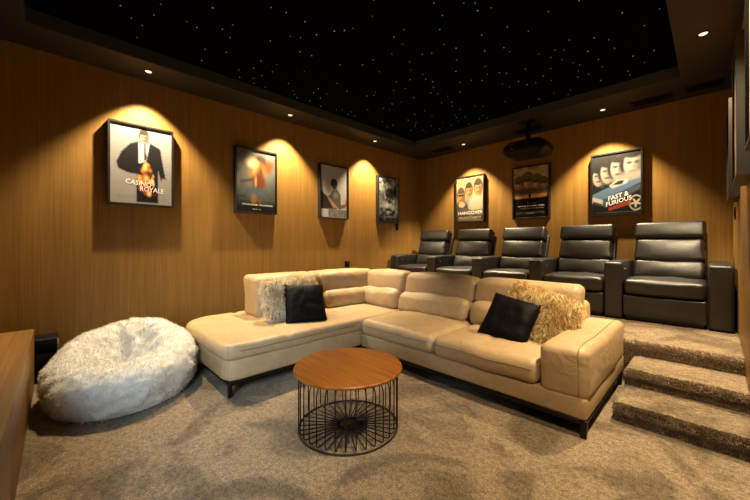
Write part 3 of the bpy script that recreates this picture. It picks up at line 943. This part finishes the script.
strands('fur', bvf, 24000, .018, .0016, ((.76, .70, .60), (1, .98, .87)), STRANDWHITE, bb, (0, 0, -.6), .45, 5, keep=lambda N, c: c.z > .015, clump=4.2, tip_light=1.03)
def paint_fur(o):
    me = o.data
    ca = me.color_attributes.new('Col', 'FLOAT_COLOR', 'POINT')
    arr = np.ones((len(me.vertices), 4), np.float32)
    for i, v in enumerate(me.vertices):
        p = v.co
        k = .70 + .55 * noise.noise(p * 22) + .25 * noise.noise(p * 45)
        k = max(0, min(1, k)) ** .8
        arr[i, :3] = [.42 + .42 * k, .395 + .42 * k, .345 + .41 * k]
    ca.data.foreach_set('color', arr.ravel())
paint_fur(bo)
bump_n = nd(FURWHITE, 'ShaderNodeTexNoise', Scale=70.0, Detail=4.0, Roughness=.6)
FURWHITE.node_tree.links.new(coords(FURWHITE, (1, 1, 1)), bump_n.inputs['Vector'])
bump(FURWHITE, bump_n.outputs['Fac'], .35, .008)

# ------------------------------------------------------------------ coffee table
CT = Vector((-1.75, 1.44, 0))
ct = thing('coffee_table', 'round wooden coffee table on a dark wire basket base', 'coffee table', CT)
obj('table_top', lathe([(.01, .396), (.352, .396), (.366, .400), (.371, .408), (.371, .414), (.366, .420), (.01, .420)], 72), WOODTOP, ct, smooth=True)
auto(ct.children[0], 35)
RB = .338
obj('ring', tube([(RB * math.cos(2 * PI * k / 64), RB * math.sin(2 * PI * k / 64), .008) for k in range(64)], .0055, 8, True), WIRE, ct)
obj('ring', tube([((RB - .06) * math.cos(2 * PI * k / 64), (RB - .06) * math.sin(2 * PI * k / 64), .390) for k in range(64)], .005, 8, True), WIRE, ct)
obj('hub_plate', lathe([(.001, .006), (.085, .006), (.088, .009), (.085, .013), (.001, .014)], 32), WIRE, ct)
path = [(.06, 0, .016), (RB - .04, 0, .016), (RB - .012, 0, .019), (RB, 0, .032), (RB, 0, .328)]
for i in range(1, 6):
    w = PI / 2 * i / 5
    path.append((RB - .055 + .055 * math.cos(w), 0, .328 + .062 * math.sin(w)))
path.append((RB - .10, 0, .390))
w0 = obj('wire', tube(path, .0042, 6), WIRE, ct)
NW = 34
for k in range(1, NW):
    c = w0.copy(); COL.objects.link(c); c.parent = ct; c.rotation_euler = (0, 0, 2 * PI * k / NW)

# soft pile of the step carpet
PILE = vcol('carpet_pile', 1.0, 0.0, 0.0)
for ch in [c for c in st.children if c.name.startswith('step')]:
    me_ = ch.data
    strands('pile', ([tuple(v.co) for v in me_.vertices], [list(p.vertices) for p in me_.polygons]), 12000, .015, .0016, ((.16, .115, .068), (.62, .46, .29)), PILE, ch, (0, 0, -.15), .3, 11,
            keep=lambda N, c: N.y < -.25 and c.y < (.46 if me_ is st.children[0].data else .94), clump=4.0, tip_light=1.1, clw=.6)
pm = plat.data
pv = [tuple(v.co) for v in pm.vertices]
pf = [list(p.vertices) for p in pm.polygons if all(pv[k][0] > -.75 for k in p.vertices) and all(pv[k][1] < 4.75 for k in p.vertices) and min(pv[k][1] for k in p.vertices) < 4.7]
pf = [f for f in pf if max(pv[k][2] for k in f) > .2 and len(f) == 4]
strands('pile', (pv, pf), 10000, .015, .0016, ((.16, .115, .068), (.62, .46, .29)), PILE, plat, (0, 0, -.15), .3, 12, clump=4.0, tip_light=1.1, clw=.6,
        keep=lambda N, c: N.y < -.25)

# ------------------------------------------------------------------ console and black box by the front
CX0, CX1, CY0, CY1, CH = -4.10, -1.2, YF + .01, -.155, .515
con = thing('media_console', 'long low oak console along the front wall at lower left', 'console', (-2.6, -.48, 0))
mv = (2.6, .48, 0)
obj('console_top', move(puff(CX0, CX1, CY0, CY1, CH - .03, CH, .003, seg=.6, rs=1), mv), WOODCON, con)
obj('console_body', move(puff(CX0 + .002, CX1 - .002, CY0 + .01, CY1 - .022, 0.0, CH - .031, .002, seg=.6, rs=1), mv), WOODCON, con)
for k in range(3):
    w = (CX1 - CX0) / 3
    obj('door', move(puff(CX0 + w * k + .0015, CX0 + w * (k + 1) - .0015, CY1 - .021, CY1, .004, CH - .032, .002, seg=.6, rs=1), mv), WOODCON, con)

bx = thing('low_box', 'low black box in the gap between the oak console and bean bag', 'box', (-4.33, -.285, 0))
obj('cabinet', puff(-.13, .13, -.28, .28, 0, .27, .006, seg=.3, rs=1), BLACKP, bx)
obj('cabinet_lid', puff(-.13, .13, -.28, .28, .274, .39, .006, seg=.3, rs=1), BLACKP, bx)
obj('edge_strip', puff(.128, .134, .272, .282, .274, .388, .002, seg=.3, rs=1), CHROME, bx)

# ------------------------------------------------------------------ camera, world, view
cam = bpy.data.cameras.new('camera')
cam.sensor_width = 36; cam.lens = 326 * 36 / 750; cam.shift_y = -5.5 / 750; cam.clip_start = .02
co = link(bpy.data.objects.new('camera', cam)); co.location = (0, 0, 1.25)
co.rotation_euler = (PI / 2, 0, math.radians(45.9))
SC.camera = co
SC.cycles.diffuse_bounces = 1

w = bpy.data.worlds.new('world'); SC.world = w; w.use_nodes = True
w.node_tree.nodes['Background'].inputs['Color'].default_value = (.02, .02, .025, 1)
w.node_tree.nodes['Background'].inputs['Strength'].default_value = .2
vs = SC.view_settings
vs.view_transform = 'Standard'; vs.look = 'None'; vs.exposure = 0.0; vs.gamma = 1.0; vs.use_curve_mapping = False
